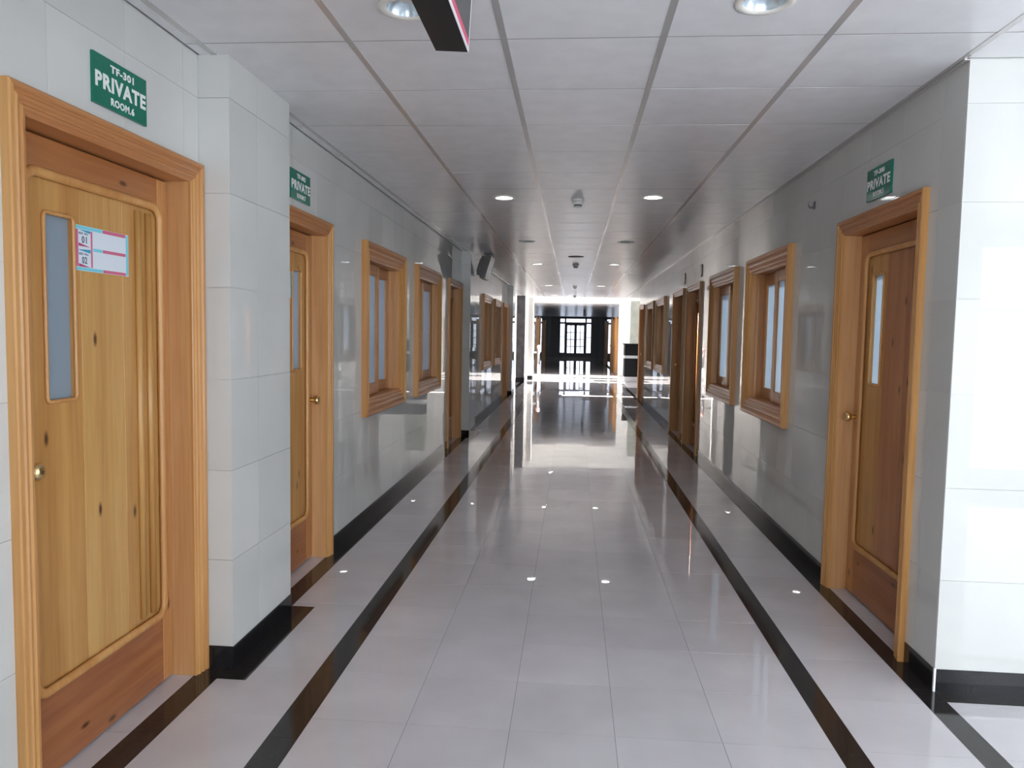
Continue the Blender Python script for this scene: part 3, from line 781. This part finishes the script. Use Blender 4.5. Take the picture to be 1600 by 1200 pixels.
# lobby furniture
def column(name, x0, x1, y0, y1, mat, label):
    e = empty(name, ((x0 + x1) / 2, (y0 + y1) / 2, 0)); tag(e, label, 'column')
    hx, hy = (x1 - x0) / 2, (y1 - y0) / 2
    MB().box(-hx, hx, -hy, hy, 0.14, H).build('shaft', mat, e)
    MB().box(-hx - 0.006, hx + 0.006, -hy - 0.006, hy + 0.006, 0, 0.14).build('base', 'base_granite', e)
    return e
column('lobby_column', -1.74, -1.485, 22.75, 22.98, 'marble', 'dark grey marble column with a black base in the lobby')
column('lobby_column', -1.45, -1.29, 23.9, 24.12, 'plaster', 'white sunlit lobby post with a black base beside the chrome post')
column('lobby_column', 1.90, 2.55, 25.3, 25.9, 'green_stone', 'pale green stone column behind the reception desk')
e = empty('reception_desk', (2.65, 24.3, 0)); tag(e, 'black and white reception desk in front of the pale column', 'desk')
MB().box(-1.0, 1.0, -0.3, 0.3, 0, 0.17).build('plinth', 'desk_white', e)
MB().box(-1.0, 1.0, -0.3, 0.3, 0.17, 0.76).build('lower_panel', 'desk_black', e)
MB().box(-1.01, 1.01, -0.31, 0.3, 0.76, 0.85).build('white_band', 'desk_white', e)
MB().box(-1.0, 1.0, -0.3, 0.3, 0.85, 1.20).build('upper_panel', 'desk_black', e)
MB().box(-1.03, 1.03, -0.33, 0.33, 1.20, 1.23).build('counter_top', 'desk_black', e)
e = empty('barrier_post', (-1.14, 24.9, 0)); tag(e, 'chrome barrier post with a pinkish cap standing in the sunlit lobby', 'post')
MB().lathe([(0.10, 0), (0.10, 0.015), (0.05, 0.03)], 20).build('base', 'chrome', e)
MB().lathe([(0.038, 0.03), (0.038, 1.0)], 20).build('tube', 'chrome', e)
MB().lathe([(0.06, 1.0), (0.066, 1.03), (0.064, 1.09), (0.03, 1.115)], 20).build('cap', 'red_cap', e)
MB().box(-0.30, -0.036, -0.02, 0.02, 0.84, 0.90).build('gate_arm', 'chrome', e)

# ------------------------------------------------------------------ lettering helper
def text_mesh(s, size, bold=0.0, xs=1.0, depth=0.0006):
    cu = bpy.data.curves.new('lettering', 'FONT'); cu.body = s; cu.size = size; cu.align_x = 'CENTER'; cu.align_y = 'CENTER'
    cu.extrude = depth / 2; cu.offset = bold; cu.resolution_u = 3; cu.space_character = 1.12
    o = bpy.data.objects.new('lettering_tmp', cu); COL.objects.link(o)
    bpy.context.view_layer.update()
    me = bpy.data.meshes.new_from_object(o.evaluated_get(bpy.context.evaluated_depsgraph_get()))
    COL.objects.unlink(o); bpy.data.objects.remove(o)
    me.transform(Matrix.Rotation(R90, 4, 'X') @ Matrix.Scale(xs, 4, (1, 0, 0)))      # stands in x-z, faces -y
    return me
def lettering(parent, s, size, loc, mat, bold=0.0, width=None, height=None):
    me = text_mesh(s, size, bold)
    vs = [v.co for v in me.vertices]
    w0, h0 = max(v.x for v in vs) - min(v.x for v in vs), max(v.z for v in vs) - min(v.z for v in vs)
    cx, cz = (max(v.x for v in vs) + min(v.x for v in vs)) / 2, (max(v.z for v in vs) + min(v.z for v in vs)) / 2
    sx = width / w0 if width else 1; sz = height / h0 if height else 1
    for v in me.vertices: v.co = ((v.co.x - cx) * sx, v.co.y, (v.co.z - cz) * sz)
    me.materials.clear(); me.materials.append(M[mat])
    return link('lettering', me, parent, loc)

# ------------------------------------------------------------------ door signs
def door_sign(side, c, l1, l3, label):
    e = empty('door_sign', (XL if side == 'L' else XR, c, 2.236), R90 if side == 'L' else -R90); tag(e, label, 'sign', 'green room signs above the doors')
    W, Hh = 0.305, 0.166
    MB().cbox(-W / 2, W / 2, -0.012, -0.0005, 0, Hh, 0.001).build('plate', 'sign_green', e)
    lettering(e, l1, 0.03, (0.005, -0.0124, 0.136), 'sign_white', 0.0012, 0.135, 0.026)
    lettering(e, 'PRIVATE', 0.05, (0, -0.0124, 0.082), 'sign_white', 0.0020, 0.290, 0.052)
    lettering(e, l3, 0.03, (0.005, -0.0124, 0.027), 'sign_white', 0.0012, 0.135, 0.026)
door_sign('L', 2.535, 'TF-301', 'ROOM.6', 'green sign reading TF-301 PRIVATE ROOM.6')
door_sign('L', 4.252, 'TF-302', 'ROOM.7', 'green sign reading TF-302 PRIVATE ROOM.7')
door_sign('R', 4.077, 'TF-300', 'ROOM.5', 'green PRIVATE sign above the pine door beside the bright wall corner')

# sheet on the first door: two bed numbers in cyan and pink frames
def bed_sheet(x, y, z, rz, label, grp=None):
    e = empty('bed_number_sheet', (x, y, z), rz); tag(e, label, 'notice')
    W, Hh = 0.306, 0.155
    MB().box(-W / 2, W / 2, -0.0016, -0.0002, 0, Hh).build('sheet', 'paper', e)
    def pr(x0, x1, z0, z1, mat, nm='printed_band'): MB().box(x0 - W / 2, x1 - W / 2, -0.0020, -0.0016, z0, z1).build(nm, mat, e)
    pr(0.006, 0.150, Hh - 0.013, Hh - 0.001, 'p_cyan'); pr(0.152, 0.288, Hh - 0.013, Hh - 0.001, 'p_pink')
    pr(0.006, 0.150, 0.001, 0.012, 'p_cyan'); pr(0.152, 0.288, 0.001, 0.012, 'p_pink')
    pr(0.290, 0.304, 0.002, Hh - 0.002, 'p_cyan')
    pr(0.098, 0.150, 0.072, 0.083, 'p_cyan'); pr(0.152, 0.288, 0.072, 0.083, 'p_pink')
    pr(0.004, 0.018, 0.014, Hh - 0.015, 'p_pink'); pr(0.085, 0.094, 0.014, Hh - 0.015, 'p_pink')
    def tri(pts, mat):
        b = MB(); fr = [(px - W / 2, -0.0020, pz) for px, pz in pts]; bk = [(px - W / 2, -0.0016, pz) for px, pz in pts]
        b.loft([fr, bk]); b.build('printed_wedge', mat, e)
    for zb, num in ((0.084, '01'), (0.014, '02')):
        tri([(0.020, zb + 0.056), (0.083, zb + 0.056), (0.083, zb + 0.046)] if num == '01' else [(0.020, zb + 0.058), (0.083, zb + 0.062), (0.083, zb + 0.049), (0.020, zb + 0.056)], 'p_blue')
        tri([(0.020, zb + 0.000), (0.083, zb + 0.000), (0.020, zb + 0.011)], 'p_red')
        lettering(e, 'BED No.', 0.012, (0.047 - W / 2, -0.0019, zb + 0.044), 'p_ink', 0.0002, 0.050, 0.008)
        lettering(e, num, 0.03, (0.050 - W / 2, -0.0019, zb + 0.023), 'p_ink', 0.0006, 0.027, 0.024)
    return e
bed_sheet(XL - 0.088 - 0.005, 2.571, 1.688, R90, 'white sheet with pink and cyan bands numbering beds 01 and 02')
sh = empty('bed_number_sheet', (XL - 0.088 - 0.005, 4.21, 1.688), R90); tag(sh, 'pale notice sheet on the door behind the first pier', 'notice')
MB().box(-0.153, 0.153, -0.0016, -0.0002, 0, 0.155).build('sheet', 'paper', sh)
MB().box(0.137, 0.151, -0.0020, -0.0016, 0.002, 0.153).build('printed_band', 'p_cyan', sh)

# ------------------------------------------------------------------ hanging sign box near the camera
e = empty('hanging_sign', (-0.388, 2.30, 2.350)); tag(e, 'black hanging box sign with a white and pink striped side', 'sign')
e.rotation_euler = (0, math.radians(3.0), 0)
MB().box(-0.049, 0.049, -0.9, 0, 0, 0.20).build('box', 'black_plastic', e)
MB().box(0.049, 0.0515, -0.9, 0.0, 0.0, 0.012).build('edge_trim', 'white_trim', e)
MB().box(0.049, 0.0515, -0.004, 0.0, 0.012, 0.20).build('edge_trim', 'white_trim', e)
MB().box(0.049, 0.0508, -0.9, -0.004, 0.012, 0.034).build('stripe', 'sign_pink', e)
MB().box(0.049, 0.0506, -0.9, -0.004, 0.034, 0.20).build('side_face', 'sign_dark', e)
for yy in (-0.75, -0.15): MB().lathe([(0.004, 0.2), (0.004, 0.292)], 8, 'z', (0, yy, 0)).build('hanger_rod', 'chrome', e)
e = empty('hanging_sign', (0.47, 34.0, 2.30)); tag(e, 'small dark sign hanging in the far corridor', 'sign')
MB().box(-0.05, 0.05, -0.9, 0, 0, 0.30).build('box', 'black_plastic', e)
for yy in (-0.75, -0.15): MB().lathe([(0.004, 0.3), (0.004, 0.342)], 8, 'z', (0, yy, 0)).build('hanger_rod', 'chrome', e)

# ------------------------------------------------------------------ ceiling fittings
def downlight(x, y, on, label, grp):
    e = empty('ceiling_light', (x, y, H)); tag(e, label, 'light', grp)
    MB().lathe([(HOLE_R - 0.010, -0.001), (HOLE_R - 0.006, -0.006), (HOLE_R + 0.010, -0.007), (HOLE_R + 0.022, -0.003), (HOLE_R + 0.022, -0.0005), (HOLE_R - 0.010, 0.004)], 40, caps=False).build('trim_ring', 'ring', e)
    MB().lathe([(HOLE_R - 0.008, 0.0), (HOLE_R - 0.012, 0.012), (HOLE_R - 0.022, 0.03), (HOLE_R - 0.035, 0.042)], 40, caps=False).build('reflector', 'reflector', e)
    if on: MB().lathe([(0.002, 0.006), (0.045, 0.010), (0.064, 0.016), (0.064, 0.020)], 32).build('lamp', 'lamp_on', e)
    else: MB().lathe([(0.002, 0.020), (0.022, 0.024), (0.040, 0.036), (0.046, 0.0415)], 24).build('lamp', 'lamp_off', e)
LL = {2: 'unlit recessed downlight next to the black hanging sign', 6: 'lit recessed downlight level with the nearest sliding windows', 9: 'unlit recessed downlight between the two lit pairs',
      12: 'lit recessed downlight just past the television', 17: 'lit recessed downlight level with the door at the lobby end', 22: 'single lit downlight at the lobby edge of the ceiling'}
for x, y, on in LIGHTS:
    lb = LL[int(y)]
    if int(y) == 2 and x > 0: lb = 'unlit recessed downlight in the ceiling towards the bright corner'
    if int(y) in (6, 9, 12, 17): lb += ', on the pier side' if x < 0 else ', on the side without piers'
    downlight(x, y, on, lb, 'recessed ceiling downlights')
def detector(y, label):
    e = empty('smoke_detector', (0.012, y, H)); tag(e, label, 'detector', 'round detectors along the ceiling middle')
    MB().lathe([(0.055, 0), (0.055, -0.012), (0.048, -0.016)], 28).build('base', 'det_white', e)
    MB().lathe([(0.046, -0.016), (0.046, -0.042), (0.042, -0.046)], 28).build('body', 'det_white', e)
    MB().lathe([(0.034, -0.046), (0.034, -0.058)], 24).build('vent', 'det_dark', e)
    MB().lathe([(0.036, -0.058), (0.030, -0.064), (0.006, -0.068)], 24).build('cap', 'det_white', e)
detector(6.44, 'white smoke detector between the two nearest lit downlights')
detector(12.33, 'smoke detector just behind the dark ceiling speaker')
detector(17.9, 'smoke detector between the lit downlights at the lobby end')
detector(22.3, 'smoke detector at the lobby edge of the ceiling')
e = empty('ceiling_speaker', (0.012, 11.12, H)); tag(e, 'dark round speaker grille flush in the ceiling', 'speaker')
MB().lathe([(0.115, 0), (0.115, -0.006), (0.098, -0.009)], 32).build('rim', 'det_dark', e)
MB().lathe([(0.098, -0.008), (0.04, -0.012), (0.004, -0.013)], 32).build('grille', 'grille', e)

# television on the second pier, tilted down
e = empty('wall_television', (PX, 11.0, 2.34)); tag(e, 'small tilted television on a bracket on the tiled pier', 'television')
e.rotation_euler = (0, math.radians(17), 0)
MB().box(-0.0, 0.03, -0.05, 0.05, 0.06, 0.26).build('bracket', 'black_plastic', e)
MB().box(0.03, 0.10, -0.16, 0.16, 0.02, 0.30).build('back_housing', 'tv_grey', e)
MB().box(0.10, 0.17, -0.24, 0.24, -0.02, 0.34).build('bezel', 'tv_grey', e)
MB().box(0.17, 0.176, -0.225, 0.225, 0.0, 0.32).build('screen', 'tv_dark', e)

# small fittings on the right-hand wall
e = empty('wall_hook', (XR, 5.15, 2.355), -R90); tag(e, 'small dark hook high on the tiled wall past the corner door', 'hook')
MB().box(-0.016, 0.016, -0.006, 0, 0, 0.05).build('plate', 'det_dark', e)
MB().loft([[(-0.006 + dx, yy, zz + dz) for dx, dz in ((0, 0), (0.012, 0), (0.012, 0.010), (0, 0.010))] for yy, zz in ((-0.006, 0.008), (-0.03, 0.004), (-0.042, 0.018), (-0.042, 0.040))]).build('prong', 'det_dark', e)
for yy, lb in ((9.50, 'small dark plate above the television-facing door nearer the sliding windows'), (10.92, 'small dark plate above the television-facing door nearer the lobby')):
    e = empty('door_plate', (XR, yy, 2.24), -R90); tag(e, lb, 'sign', 'small dark plates above the doors')
    MB().cbox(-0.05, 0.05, -0.010, -0.0005, 0, 0.155, 0.001).build('plate', 'tv_dark', e)
